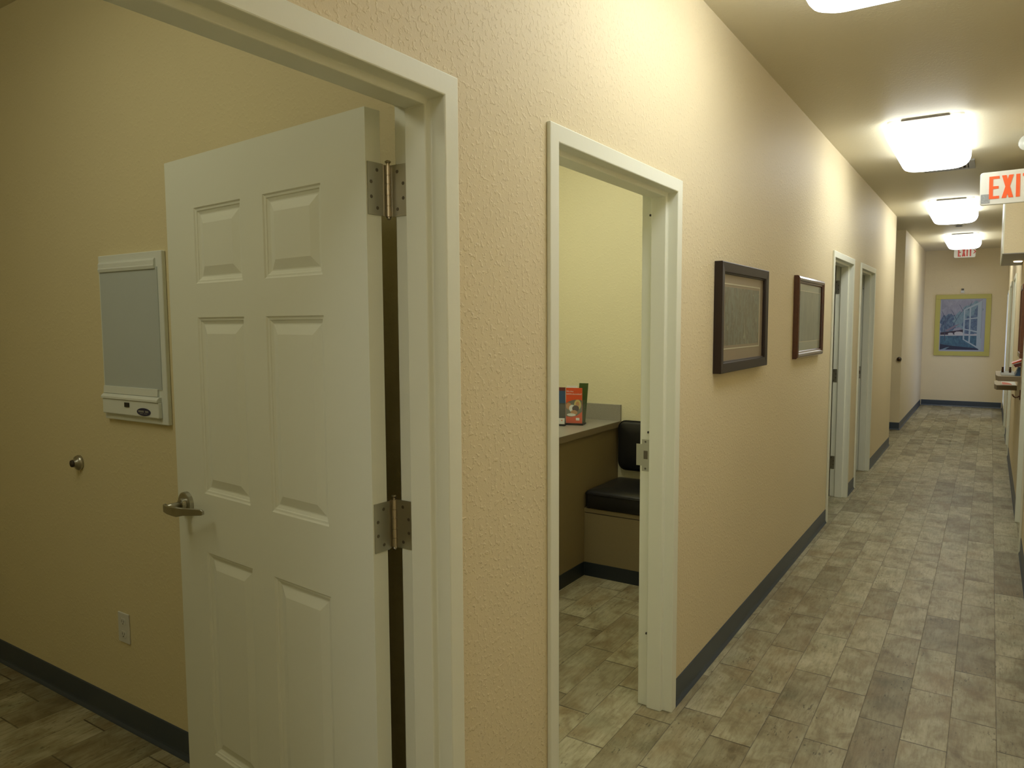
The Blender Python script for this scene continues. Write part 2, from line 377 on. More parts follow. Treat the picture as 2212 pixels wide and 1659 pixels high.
cove('baseboard_right', [(XR, DA[0]-fo), (XR, DB[1]+fo)], 'short blue-grey rubber baseboard between the two far right doors')
cove('baseboard_right', [(XR, DB[0]-fo), (XR, DR[1]+fo)], 'blue-grey rubber baseboard under the wall shelves on the right')
cove('baseboard_right', [(XR, DR[0]-fo), (XR, -2.98)], 'blue-grey rubber baseboard beside the camera')
cove('baseboard_room', [(-3.19, 1.439), (-T-0.03, 1.439)], 'dark blue ribbed baseboard behind the open six-panel door')

# ------------------------------------------------------------------ doors
def frame_mesh(y0, y1, side=1, x0=0.0):
    """hollow-metal frame; side=1: corridor lies toward +x, wall runs from x0-T to x0"""
    e = E_
    prof = [(0.0, 0.0475), (e, 0.0475), (e, 0.0), (-0.027, 0.0), (-0.029, -0.016), (-0.087, -0.016), (-0.089, 0.0), (-T-e, 0.0),
            (-T-e, 0.0475), (-T, 0.0475), (-T, 0.018), (0.0, 0.018)]
    loops = []
    for sgn, yy, top in ((-1, y0, 0), (-1, y0, 1), (1, y1, 1), (1, y1, 0)):
        loops.append([(x0+side*px, yy+sgn*d, (ZO+d) if top else 0.0) for px, d in prof])
    return MB().loft(loops, 'trim')
def leaf_mesh():
    """six-panel leaf: x = distance from hinge edge, panelled faces at y=0 and y=-TH"""
    TH, W_, Z0, Z1 = 0.0425, 0.884, 0.012, 1.984
    us = [0, 0.159, 0.394, 0.494, 0.730, W_]; zs = [Z0, 0.252, 0.864, 1.036, 1.539, 1.633, 1.842, Z1]
    rings = [(0, 0), (0.004, 0.0032), (0.009, 0.0042), (0.011, 0.0065), (0.0185, 0.0095), (0.0215, 0.0095), (0.0435, 0.0025), (0.046, 0.0018)]
    mb = MB()
    for side in (0, 1):
        def P(u, z, d): return (u, -d, z) if side == 0 else (u, -TH+d, z)
        for i in range(5):
            for j in range(7):
                a, b, c, d_ = us[i], us[i+1], zs[j], zs[j+1]
                if i in (1, 3) and j in (1, 3, 5):
                    loops = [[P(a+q, c+q, dd), P(b-q, c+q, dd), P(b-q, d_-q, dd), P(a+q, d_-q, dd)] for q, dd in rings]
                    mb.loft(loops, 'door', cap0=False, cap1=True)
                else:
                    mb.poly([P(a, c, 0), P(b, c, 0), P(b, d_, 0), P(a, d_, 0)], 'door')
    for a, b in (((0, Z0), (W_, Z0)), ((W_, Z0), (W_, Z1)), ((W_, Z1), (0, Z1)), ((0, Z1), (0, Z0))):
        mb.poly([(a[0], 0, a[1]), (b[0], 0, b[1]), (b[0], -TH, b[1]), (a[0], -TH, a[1])], 'door')
    return mb
LEAF = None
def put_leaf(parent, A, ang, handle=True, mirror=False):
    """A: world xy of the visible-face hinge corner; local +x runs along the leaf at angle ang"""
    global LEAF
    if LEAF is None:
        o = leaf_mesh().build('door_leaf'); me = o.data
        bm = bmesh.new(); bm.from_mesh(me); bmesh.ops.remove_doubles(bm, verts=bm.verts, dist=1e-5); bmesh.ops.recalc_face_normals(bm, faces=bm.faces); bm.to_mesh(me); bm.free()
        LEAF = me; bpy.data.objects.remove(o)
    o = bpy.data.objects.new('door_leaf', LEAF); COL.objects.link(o)
    b = o.modifiers.new('bevel', 'BEVEL'); b.width = 0.0015; b.segments = 2; b.limit_method = 'ANGLE'; b.angle_limit = R(60)
    o.parent = parent
    rot = Matrix.Rotation(ang, 4, 'Z')
    if mirror: rot = rot @ Matrix.Scale(-1, 4, (0, 1, 0))
    loc = Matrix.Translation(Vector((A[0], A[1], 0))-parent_world(parent).translation)
    o.matrix_local = loc @ rot
    if handle:
        for sgn, y_ in ((1, 0.0), (-1, -0.0425)):
            rm = MB(); rm.tube([(0.828, y_, 0.993), (0.828, y_+sgn*0.012, 0.993), (0.828, y_+sgn*0.014, 0.993)], [0.035, 0.0345, 0.031], 'steel', 32, smooth=False)
            rm.tube([(0.828, y_+sgn*0.012, 0.993), (0.828, y_+sgn*0.024, 0.993)], [0.019, 0.0165], 'steel', 24, smooth=False)
            child_local(rm, 'handle_rose', o, 'round satin nickel rose')
            lv = MB()
            lv.tube([(0.828, y_+sgn*0.02, 0.993), (0.828, y_+sgn*0.064, 0.991)], [0.0095, 0.0095], 'steel', 16)
            pts = [(0.842, 0.06, 0.022, 0), (0.836, 0.0665, 0.023, 0), (0.815, 0.069, 0.024, -0.001), (0.79, 0.066, 0.027, -0.002), (0.775, 0.062, 0.028, -0.003), (0.755, 0.054, 0.022, -0.001), (0.715, 0.042, 0.019, 0.002), (0.687, 0.035, 0.017, 0.004), (0.679, 0.034, 0.011, 0.004)]
            loops = []
            for i, (uq, nq, hq, zo) in enumerate(pts):
                q0 = pts[max(0, i-1)]; q1 = pts[min(len(pts)-1, i+1)]
                tx, ty = q1[0]-q0[0], q1[1]-q0[1]; L = math.hypot(tx, ty); nx, ny = -ty/L, tx/L
                th = 0.0035
                c = []
                for (aa, bb) in ((-1, -0.42), (-0.6, -0.5), (0.6, -0.5), (1, -0.42), (1, 0.42), (0.6, 0.5), (-0.6, 0.5), (-1, 0.42)):
                    c.append((uq+nx*th*aa, y_+sgn*(nq+ny*th*aa), 0.990+zo+bb*hq))
                loops.append(c)
            lv.loft(loops, 'steel')
            child_local(lv, 'lever', o, 'satin nickel lever handle')
        lp = MB().box((0.8825, -0.034, 0.935), (0.8855, -0.009, 1.05), 'steel')
        child_local(lp, 'latch_plate', o, 'satin nickel latch plate')
    return o
def child_local(mb, name, parent, label=None):
    o = mb.build(name); o.parent = parent
    if label: o['label'] = label
    return o
def rotz(p, c, a):
    x, y = p[0]-c[0], p[1]-c[1]; return (c[0]+x*math.cos(a)-y*math.sin(a), c[1]+x*math.sin(a)+y*math.cos(a), p[2])
def put_hinge(parent, P, zc, jamb, A, B, pin=True):
    """P: pin axis (x,y); jamb: y of the jamb face; A,B: the leaf's hinge-edge corners (xy)"""
    h2 = 0.0565
    mb = MB()
    # jamb leaf lies on the jamb (plane y=jamb), from the pin to x=-0.109
    mb.box((P[0]+0.0078, jamb-0.003, zc-h2), (-0.0965, jamb-0.0003, zc+h2), 'steel')
    # jamb leaf returns to the knuckle
    mb.prism([(P[0]+0.003, P[1]+0.0035, zc-h2), (P[0]+0.008, jamb-0.003, zc-h2), (P[0]+0.010, jamb-0.0003, zc-h2), (P[0]+0.0005, P[1]+0.0062, zc-h2)], (0, 0, 2*h2), 'steel')
    A = Vector((A[0], A[1], 0)); B = Vector((B[0], B[1], 0)); e = (B-A).normalized(); n = Vector((e.y, -e.x, 0))
    a = A+e*0.0035; b = B+e*0.004
    mb.prism([a+Vector((0, 0, zc-h2))+n*0.0003, b+Vector((0, 0, zc-h2))+n*0.0003, b+Vector((0, 0, zc-h2))+n*0.003, a+Vector((0, 0, zc-h2))+n*0.003], (0, 0, 2*h2), 'steel')
    bb = b+n*0.0015
    mb.prism([(bb.x, bb.y-0.0005, zc-h2), (P[0]-0.0035, P[1]-0.0045, zc-h2), (P[0]-0.006, P[1]-0.001, zc-h2), (bb.x-0.003, bb.y+0.001, zc-h2)], (0, 0, 2*h2), 'steel')
    hg = mb.build('hinge', parent)
    hg['label'] = 'satin nickel butt hinge'
    pm = MB()
    zs = [-h2, -0.034, -0.032, -0.013, -0.009, 0.012, 0.016, 0.033, 0.035, h2]
    rads = [0.0066, 0.0066, 0.006, 0.0066, 0.0056, 0.0066, 0.0056, 0.0066, 0.006, 0.0066]
    pts = []; rd = []
    for i in range(len(zs)-1):
        rmid = 0.0068 if i % 2 == 0 else 0.0057
        pts += [(P[0], P[1], zc+zs[i]+0.0002), (P[0], P[1], zc+zs[i+1]-0.0002)]; rd += [rmid, rmid]
    pm.tube(pts, rd, 'pin', 16, smooth=False)
    pm.tube([(P[0], P[1], zc-h2-0.006), (P[0], P[1], zc-h2)], [0.004, 0.0062], 'pin', 16)
    pm.tube([(P[0], P[1], zc+h2), (P[0], P[1], zc+h2+0.004), (P[0], P[1], zc+h2+0.008), (P[0], P[1], zc+h2+0.011)], [0.004, 0.004, 0.0078, 0.005], 'pin', 16, smooth=False)
    pn = pm.build('hinge_pin', hg)
    for (t, zz) in ((0.021, 0.041), (0.038, 0.014), (0.038, -0.018), (0.021, -0.041)):
        sm = MB(); sm.tube([(P[0]+0.004+t, jamb-0.0028, zc+zz), (P[0]+0.004+t, jamb-0.0036, zc+zz)], [0.0042, 0.0036], 'steel_dark', 12, smooth=False)
        sm.build('screw', hg)
        q = b-e*(t-0.004)+n*0.0028
        sm = MB(); sm.tube([q+Vector((0, 0, zc+zz)), q+n*0.0008+Vector((0, 0, zc+zz))], [0.0042, 0.0036], 'steel_dark', 12, smooth=False)
        sm.build('screw', hg)
    return hg

def rev(P, A, B, jamb, parent, three=True):
    for z_ in (1.813, 1.057, 0.300): put_hinge(parent, P, z_, jamb, A, B)

# door 1: open six-panel door
d1 = empty('door_1', (-0.075, 0.82, 0), 'open cream six-panel door in a cream metal frame, nearest the camera', 'door', kind='structure')
frame_mesh(*D1).build('door_frame', d1, bevel=0.003)
A1 = (-0.152, 1.187); DVX, DVY = -0.99514, 0.0985
B1 = (A1[0]+0.0425*DVY, A1[1]-0.0425*DVX)
PIN = (-0.147, 1.2525)
put_leaf(d1, A1, math.atan2(DVY, DVX))
rev(PIN, A1, B1, D1[1], d1)
MB().disc((-0.012+0.0, D1[1]-0.0, 0.33), (0, -1, 0), 0.0018, 0.0006, 'hole', 10).build('screw_hole', d1)

# door 2: doorway of the room with the bench, leaf folded back into the room
d2 = empty('door_2', (-0.075, 2.22, 0), 'cream doorway opening onto the black bench and counter', 'door', kind='structure')
frame_mesh(*D2).build('door_frame', d2, bevel=0.003)
put_leaf(d2, (-0.152, D2[0]-0.013), R(178.5), mirror=True)
def strike(parent, yj):
    sp = MB()
    xs = [-0.144, -0.133, -0.121, -0.114, -0.097, -0.0925]; zs_ = [0.944, 0.965, 0.991, 1.024, 1.049, 1.068]
    y_ = yj-0.0022
    for i in range(5):
        for j in range(5):
            if i < 2 and j in (0, 4): continue
            if i == 3 and j == 2: continue
            sp.box((xs[i], y_, zs_[j]), (xs[i+1], yj-0.0004, zs_[j+1]), 'steel')
    o = sp.build('strike_plate', parent); o['label'] = 'satin nickel strike plate with latch hole'
    MB().box((-0.1142, yj-0.001, 0.990), (-0.0968, yj-0.0003, 1.025), 'steel_dark').build('latch_hole', o)
    for zz in (0.954, 1.059):
        MB().tube([(-0.1065, y_, zz), (-0.1065, y_-0.0008, zz)], [0.004, 0.0035], 'steel_dark', 12, smooth=False).build('screw', o)
strike(d2, D2[1])
for zz in (1.92, 1.098, 0.30):
    MB().disc((-0.0915, D2[1]-0.008, zz), (-1, 0, 0), 0.0045, 0.004, 'rubber', 10).build('silencer', d2)

# door 3: open, hinge edge showing
d3 = empty('door_3', (-0.075, 6.444, 0), 'open cream door past the second framed picture, hinge edge showing', 'door', kind='structure')
frame_mesh(*D3).build('door_frame', d3, bevel=0.003)
dy3 = D3[1]-D1[1]
A3 = (A1[0], A1[1]+dy3); B3 = (B1[0], B1[1]+dy3)
put_leaf(d3, A3, math.atan2(DVY, DVX))
rev((PIN[0], PIN[1]+dy3), A3, B3, D3[1], d3)

# door 4: doorway with strike plate
d4 = empty('door_4', (-0.075, 7.83, 0), 'last cream doorway on the left wall, strike plate on its jamb', 'door', kind='structure')
frame_mesh(*D4).build('door_frame', d4, bevel=0.003)
put_leaf(d4, (-0.152, D4[0]-0.013), R(178.5), mirror=True)
strike(d4, D4[1])
MB().disc((-0.0915, D4[1]-0.008, 1.85), (-1, 0, 0), 0.0045, 0.004, 'rubber', 10).build('silencer', d4)

# doors on the right
for name, (a, b), lab in (('door_5', DR, 'cream door frame at the right edge of the picture'),
                          ('door_6', DB, 'nearer of the two closed cream doors far down the right wall'),
                          ('door_7', DA, 'farther of the two closed cream doors far down the right wall')):
    d = empty(name, (XR+0.075, (a+b)/2, 0), lab, 'door', kind='structure')
    frame_mesh(a, b, -1, XR).build('door_frame', d, bevel=0.003)
    # closed leaf behind the stop
    o = bpy.data.objects.new('door_leaf', LEAF); COL.objects.link(o); o.parent = d
    s_ = (b-a-0.006)/0.884
    loc = Matrix.Translation(Vector((XR+0.0905, a+0.003, 0))-d.location)
    o.matrix_local = loc @ Matrix.Rotation(R(90), 4, 'Z') @ Matrix.Scale(s_, 4, (1, 0, 0))
    MB().disc((XR+0.0905, a+0.07, 0.987), (-1, 0, 0), 0.03, 0.012, 'steel').tube([(XR+0.080, a+0.07, 0.987), (XR+0.055, a+0.07, 0.987), (XR+0.05, a+0.09, 0.987), (XR+0.055, a+0.17, 0.987)], 0.008, 'steel', 12).build('door_handle', d)

# window with daylight near the end of the right wall
wn = empty('window_1', (XR+0.075, 14.35, 0.14), 'daylit window at the far end of the right wall', 'window', kind='structure')
fm = MB()
y0, y1, z0, z1 = WIN[0], WIN[1], WIN[2], WIN[3]
fm.box((XR-0.005, y0, z0), (XR+T, y0+0.04, z1), 'trim'); fm.box((XR-0.005, y1-0.04, z0), (XR+T, y1, z1), 'trim')
fm.box((XR-0.005, y0+0.04, z0), (XR+T, y1-0.04, z0+0.04), 'trim'); fm.box((XR-0.005, y0+0.04, z1-0.04), (XR+T, y1-0.04, z1), 'trim')
fm.build('window_frame', wn)
MB().box((XR+0.07, y0+0.04, z0+0.04), (XR+0.076, y1-0.04, z1-0.04), 'pane').build('window_pane', wn)

# ------------------------------------------------------------------ ceiling lights
def lamp(x0, x1, ya, yb, diff, label, group=None):
    cx, cy = (x0+x1)/2, (ya+yb)/2
    t = empty('ceiling_light', (cx, cy, H), label, 'ceiling light', group)
    hb = MB(); hb.loft([rrect(x0+0.015, x1-0.015, ya+0.015, yb-0.015, 0.03, H-0.0005), rrect(x0+0.015, x1-0.015, ya+0.015, yb-0.015, 0.03, H-0.018)], 'white')
    hb.build('housing', t)
    MB().box((x0+0.10, ya-0.003, H-0.014), (x1-0.09, ya+0.012, H-0.005), 'steel_dark').build('end_gap_shade', t)  # dark strip added as the shade in the gap between diffuser and ceiling
    prof = [(0.0, -0.0195, 0.06), (0.0, -0.050, 0.06), (0.004, -0.074, 0.07), (0.013, -0.098, 0.085), (0.028, -0.118, 0.09), (0.050, -0.130, 0.085), (0.08, -0.136, 0.07), (0.12, -0.138, 0.05)]
    loops = [rrect(x0+i, x1-i, ya+i, yb-i, r_, H+z_) for i, z_, r_ in prof]
    db = MB().loft(loops, diff, smooth=True); db.build('diffuser', t)
    return t
G = 'puffed ceiling lights down the corridor'
labs = {0: 'glowing rectangular ceiling light behind the camera', 1: 'glowing rectangular ceiling light cut by the top edge of the picture, nearest',
        2: 'glowing rectangular ceiling light beside the grey vent, left of the near exit sign', 3: 'third glowing ceiling light, between the near exit sign and the smoke detector', 4: 'farthest glowing ceiling light, in front of the small far exit sign'}
for i, (a, b) in enumerate(((-1.78, -0.56), (1.82, 3.05), (5.27, 6.49), (8.88, 10.10), (12.44, 13.66))):
    lamp(0.375, 0.828, a, b, 'diff', labs[i], G)
lamp(-1.45, -1.05, -0.45, 0.75, 'diff1', 'dim ceiling light in the first room')
lamp(-1.12, -0.72, 2.45, 3.65, 'diff2', 'ceiling light in the room with the bench')

# ceiling vent beyond light 2
v = empty('ceiling_vent', (0.66, 7.0, H), 'grey louvred ceiling vent just behind the second ceiling light', 'vent')
MB().box((0.48, 6.83, H-0.012), (0.84, 6.86, H-0.0005), 'vent').box((0.48, 7.17, H-0.012), (0.84, 7.20, H-0.0005), 'vent').box((0.48, 6.86, H-0.012), (0.51, 7.17, H-0.0005), 'vent').box((0.798, 6.86, H-0.012), (0.84, 7.17, H-0.0005), 'vent').build('vent_frame', v)
MB().box((0.51, 6.86, H-0.003), (0.798, 7.17, H-0.0005), 'ventdark').build('backing', v)
for k in range(9):
    x = 0.520+k*0.032
    MB().prism([(x, 6.86, H-0.004), (x+0.012, 6.86, H-0.011), (x+0.014, 6.86, H-0.010), (x+0.002, 6.86, H-0.003)], (0, 0.31, 0), 'vent').build('slat', v)

# smoke detector
sd = empty('smoke_detector', (0.605, 11.2, H), 'small round smoke detector between the two farthest ceiling lights', 'smoke detector')
MB().tube([(0.605, 11.2, H-0.0005), (0.605, 11.2, H-0.02), (0.605, 11.2, H-0.024)], [0.07, 0.068, 0.06], 'white', 28, smooth=False).build('base', sd)
MB().tube([(0.605, 11.2, H-0.024), (0.605, 11.2, H-0.034), (0.605, 11.2, H-0.044), (0.605, 11.2, H-0.048)], [0.042, 0.044, 0.038, 0.025], 'white', 24, smooth=False).build('sensor_cap', sd)
MB().box((0.575, 11.154, H-0.043), (0.635, 11.16, H-0.030), 'black').build('sensor_slot', sd)

# ------------------------------------------------------------------ exit signs
def letters(txt, x, z, hh, depth_y, m, stroke=0.021, sx=1.0):
    """block letters as one mesh facing -y; x grows to the right"""
    mb = MB(); t = stroke
    for ch in txt:
        if ch == 'E':
            w_ = 0.058*sx; mb.box((x, depth_y-0.002, z), (x+t, depth_y, z+hh), m)
            for zz in (z, z+hh/2-t*0.4, z+hh-t*0.8): mb.box((x+t, depth_y-0.002, zz), (x+w_-(0.004 if zz == z+hh/2-t*0.4 else 0), depth_y, zz+t*0.8), m)
        elif ch == 'X':
            w_ = 0.066*sx; q = t*1.15
            mb.prism([(x, depth_y-0.002, z), (x+q, depth_y-0.002, z), (x+w_, depth_y-0.002, z+hh), (x+w_-q, depth_y-0.002, z+hh)], (0, 0.002, 0), m)
            mb.prism([(x, depth_y-0.0023, z+hh), (x+q, depth_y-0.0023, z+hh), (x+w_, depth_y-0.0023, z), (x+w_-q, depth_y-0.0023, z)], (0, 0.0021, 0), m)
        elif ch == 'I':
            w_ = t; mb.box((x, depth_y-0.002, z), (x+t, depth_y, z+hh), m)
        elif ch == 'T':
            w_ = 0.062*sx; mb.box((x, depth_y-0.002, z+hh-t*0.8), (x+w_, depth_y, z+hh), m); mb.box((x+w_/2-t/2, depth_y-0.002, z), (x+w_/2+t/2, depth_y, z+hh-t*0.8), m)
        elif ch == '>':
            w_ = 0.044; c = z+hh*0.52; k = 0.030; s = 0.018
            mb.prism([(x, depth_y-0.002, c+k), (x+s, depth_y-0.002, c+k), (x+w_, depth_y-0.002, c), (x+w_-s, depth_y-0.002, c)], (0, 0.002, 0), m)
            mb.prism([(x, depth_y-0.0022, c-k), (x+s, depth_y-0.0022, c-k), (x+w_, depth_y-0.0022, c), (x+w_-s, depth_y-0.0022, c)], (0, 0.0021, 0), m)
        x += w_+0.0135*sx
    return mb
def exit_sign(x0, x1, z0, z1, y, txt, xl, zl, hh, mat_, label, sticker, rot, sx=1.0):
    t = empty('exit_sign', (0, 0, 0), label, 'exit sign')
    t.location = ((x0+x1)/2, y, (z0+z1)/2)
    r_ = 0.018
    def rr2(yy, ins=0):
        return [(p[0], yy, p[1]) for p in [(q[0], q[1]) for q in rrect(x0+ins, x1-ins, z0+ins, z1-ins, r_, 0, 5)]]
    MB().loft([rr2(y), rr2(y+0.030)], 'white').build('sign_face', t, bevel=0.003)
    letters(txt, xl, zl, hh, y-0.0003, mat_, 0.0225*hh/0.15, sx).build('lettering', t)['label'] = 'red EXIT lettering'
    if sticker:
        MB().box((x0+0.006, y-0.0008, z0+0.010), (x0+0.058, y-0.0001, z0+0.072), 'sticker').build('sticker', t)
    return t
e1 = exit_sign(0.897, 1.212, 2.308, 2.526, 6.03, 'EXIT', 0.949, 2.345, 0.150, 'redorange', 'near EXIT sign with red letters, cut by the right edge of the picture', True, 0)
MB().box((1.205, 6.035, 2.36), (1.2195, 6.055, 2.50), 'white').build('wall_mount', e1)
e1.rotation_euler = (0, R(-1.0), 0)
e2 = exit_sign(0.436, 0.742, 2.572, 2.765, 14.4, 'EXIT>', 0.493, 2.590, 0.140, 'exitred2', 'small far EXIT sign with an arrow, hung behind the last ceiling light', False, 0, 0.80)
MB().box((0.55, 14.404, 2.765), (0.63, 14.426, H-0.0005), 'white').build('canopy', e2)

# emergency light head at the right edge
em = empty('emergency_light', (1.215, 6.25, 2.70), 'clear emergency lamp head above the near exit sign', 'emergency light')
MB().box((1.185, 6.12, 2.60), (1.2195, 6.38, 2.74), 'white').build('body', em, bevel=0.008)
MB().tube([(1.188, 6.15, 2.68), (1.165, 6.10, 2.69)], 0.012, 'white', 12).build('arm', em)
MB().tube([(1.175, 6.12, 2.70), (1.166, 6.09, 2.70), (1.150, 6.04, 2.698), (1.144, 6.02, 2.697)], [0.030, 0.046, 0.052, 0.040], 'lens', 24).build('lamp_lens', em)
MB().tube([(1.172, 6.115, 2.70), (1.160, 6.07, 2.70)], [0.012, 0.034], 'white', 20).build('reflector', em)

# ------------------------------------------------------------------ soffit, shelves and things on the right wall
so = empty('wall_cabinet', (1.13, 7.8, 2.045), 'beige wall cabinet with a white edge and lit underside, below the near exit sign', 'cabinet')
MB().box((1.058, 7.05, 2.052), (1.2198, 8.55, 2.655), 'wall').build('body', so)
MB().box((1.050, 7.048, 2.050), (1.058, 8.55, 2.655), 'trim').build('edge_panel', so)
MB().box((1.058, 7.05, 2.046), (1.2198, 8.55, 2.052), 'vent').build('bottom_panel', so)
MB().tube([(1.176, 7.95, 2.046), (1.176, 7.95, 2.038)], [0.034, 0.030], 'warm', 24).build('puck_light', so)['label'] = 'glowing warm puck light'
def ledge(name, x0, y0, y1, ztop, th, label, group):
    t = empty(name, (1.2198, (y0+y1)/2, ztop-th), label, 'shelf', group)
    c = 0.035
    pts = [(1.2198, y0), (x0+c*0.5, y0), (x0, y0+c*4), (x0, y1-c), (x0+c*0.5, y1), (1.2198, y1)]
    MB().prism([(a, b, ztop-th+0.001) for a, b in pts], (0, 0, th-0.003), 'shelfedge').build('edge_band', t)
    MB().prism([(a, b, ztop-0.002) for a, b in pts], (0, 0, 0.002), 'shelf').build('shelf_top', t)
    return t
ledge('wall_shelf', 1.050, 7.25, 8.02, 1.066, 0.042, 'upper wall shelf holding the white tray on the right wall', 'wall shelves on the right wall')
ledge('wall_shelf', 1.048, 8.10, 8.72, 0.930, 0.045, 'lower wall shelf holding the red and white leaflet', 'wall shelves on the right wall')
# tray on the upper shelf
tr = empty('paper_tray', (1.115, 7.5, 1.066), 'white shallow tray on the upper wall shelf', 'tray')
MB().box((1.085, 7.36, 1.0662), (1.175, 7.62, 1.070), 'paper').build('tray_base', tr)
MB().box((1.083, 7.355, 1.0705), (1.177, 7.36, 1.090), 'paper').box((1.083, 7.62, 1.0705), (1.177, 7.625, 1.090), 'paper').box((1.083, 7.36, 1.0705), (1.086, 7.62, 1.090), 'paper').box((1.174, 7.36, 1.0705), (1.177, 7.62, 1.090), 'paper').build('tray_rim', tr)
for k, (x, y, q) in enumerate(((1.097, 7.50, 'left'), (1.150, 7.50, 'right'))):
    b = empty('pill_bottle', (x, y, 1.0705), 'small brown bottle in the white tray, %s one' % q, 'bottle', 'brown bottles in the tray')
    MB().tube([(x, y, 1.0705), (x, y, 1.112), (x, y, 1.118)], [0.009, 0.009, 0.006], 'bronze', 14).build('bottle_body', b)
    MB().tube([(x, y, 1.118), (x, y, 1.130)], [0.008, 0.008], 'bronze', 14).build('cap', b)
gb = empty('card_holder', (1.198, 7.40, 1.066), 'grey card holder on the upper wall shelf against the wall', 'holder')
MB().prism([(1.180, 7.33, 1.0662), (1.215, 7.33, 1.0662), (1.215, 7.33, 1.135), (1.200, 7.33, 1.135)], (0, 0.16, 0), 'bro_blue').build('holder_body', gb)
MB().prism([(1.172, 7.325, 1.0662), (1.179, 7.325, 1.0662), (1.195, 7.325, 1.105), (1.190, 7.325, 1.105)], (0, 0.17, 0), 'sticker').build('front_lip', gb)
lf = empty('leaflet_rack', (1.205, 7.36, 1.16), 'tilted orange and white leaflet rack above the wall shelf', 'leaflet rack')
MB().prism([(1.165, 7.30, 1.160), (1.2195, 7.30, 1.178), (1.2195, 7.30, 1.150), (1.180, 7.30, 1.138)], (0, 0.18, 0), 'bro_maroon').build('rack_body', lf)
MB().prism([(1.160, 7.298, 1.163), (1.2195, 7.298, 1.186), (1.2195, 7.298, 1.180), (1.160, 7.298, 1.159)], (0, 0.19, 0), 'paper').build('white_sheet', lf)
MB().prism([(1.155, 7.296, 1.172), (1.2195, 7.296, 1.202), (1.2195, 7.296, 1.188), (1.158, 7.296, 1.165)], (0, 0.19, 0), 'bro_red').build('orange_sheet', lf)
# leaflet on lower shelf
pl = empty('leaflet', (1.15, 8.3, 0.930), 'white leaflet with a red quarter circle on the lower wall shelf', 'leaflet')
MB().box((1.105, 8.12, 0.9303), (1.212, 8.58, 0.9325), 'paper').build('paper_sheet', pl)
qc = [(1.108, 8.16)]+[(1.108+0.075*math.cos(R(a)), 8.16+0.34*math.sin(R(a))) for a in range(0, 91, 10)]
MB().prism([(a, b, 0.9325) for a, b in qc], (0, 0, 0.0004), 'bro_red').build('red_print', pl)
# hook
hk = empty('coat_hook', (XR, 7.16, 0.925), 'small bronze coat hook on the right wall below the shelves', 'hook')
MB().box((1.213, 7.145, 0.885), (1.2198, 7.175, 0.965), 'bronze').build('back_plate', hk, bevel=0.002)
MB().tube([(1.213, 7.16, 0.915), (1.20, 7.16, 0.905), (1.185, 7.16, 0.902), (1.172, 7.16, 0.912), (1.166, 7.16, 0.928)], [0.006, 0.005, 0.005, 0.005, 0.007], 'bronze', 10).build('hook_arm', hk)
# wood frame on right wall
wf = empty('framed_picture', (XR, 7.05, 1.25), 'brown wood framed picture cut by the right edge of the picture', 'picture')
fb = MB(); Y0, Y1, Zb, Zt = 6.78, 7.24, 1.235, 1.80
for a, b in (((1.188, Y0, Zb), (1.2198, Y1, Zb+0.04)), ((1.188, Y0, Zt-0.04), (1.2198, Y1, Zt)), ((1.188, Y0, Zb+0.04), (1.2198, Y0+0.04, Zt-0.04)), ((1.188, Y1-0.04, Zb+0.04), (1.2198, Y1, Zt-0.04))): fb.box(a, b, 'frame_brown')
fb.build('frame', wf, bevel=0.004)
MB().box((1.204, Y0+0.04, Zb+0.04), (1.210, Y1-0.04, Zt-0.04), 'mat_tan').build('mat_board', wf)

# ------------------------------------------------------------------ framed pictures on the left wall
def frame_ring(y0, y1, z0, z1, prof, mat_, tilt=0.0):
    """picture frame; prof: (inset, x) pairs forming a closed section"""
    loops = []
    for (yy, zz, sy, sz) in ((y0, z0, 1, 1), (y1, z0, -1, 1), (y1, z1, -1, -1), (y0, z1, 1, -1)):
        loops.append([(x, yy+sy*i, zz+sz*i) for i, x in prof])
    loops.append(loops[0])
    return MB().loft(loops, mat_, cap0=False, cap1=False)
p1 = empty('framed_picture', (0, 3.50, 1.30), 'black framed grey-green print with a tan mat, nearer on the left wall', 'picture')
a0, a1, b0, b1 = 3.113, 3.892, 1.298, 1.778
frame_ring(a0, a1, b0, b1, [(0, 0.001), (0, 0.034), (0.003, 0.036), (0.042, 0.033), (0.044, 0.026), (0.05, 0.024), (0.05, 0.001)], 'frame_black').build('frame', p1)
MB().box((0.004, a0+0.048, b0+0.048), (0.018, a1-0.048, b1-0.048), 'mat_tan').build('mat_board', p1)
def strip_rect(y0, y1, z0, z1, t, xa, xb, m):
    return MB().box((xa, y0, z0), (xb, y1, z0+t), m).box((xa, y0, z1-t), (xb, y1, z1), m).box((xa, y0, z0+t), (xb, y0+t, z1-t), m).box((xa, y1-t, z0+t), (xb, y1, z1-t), m)
strip_rect(a0+0.078, a1-0.105, b0+0.100, b1-0.088, 0.006, 0.018, 0.0192, 'cream').build('inner_mat_line', p1)
MB().box((0.018, a0+0.100, b0+0.118), (0.0188, a1-0.125, b1-0.105), 'art1').build('print', p1)
p2 = empty('framed_picture', (0, 5.05, 1.30), 'mahogany framed pale grey print, farther on the left wall beside the third door', 'picture')
a0, a1, b0, b1 = 4.625, 5.425, 1.296, 1.797
frame_ring(a0, a1, b0, b1, [(0, 0.001), (0, 0.022), (0.006, 0.030), (0.016, 0.034), (0.028, 0.032), (0.034, 0.026), (0.040, 0.024), (0.046, 0.018), (0.046, 0.001)], 'frame_red').build('frame', p2)
bd = MB()
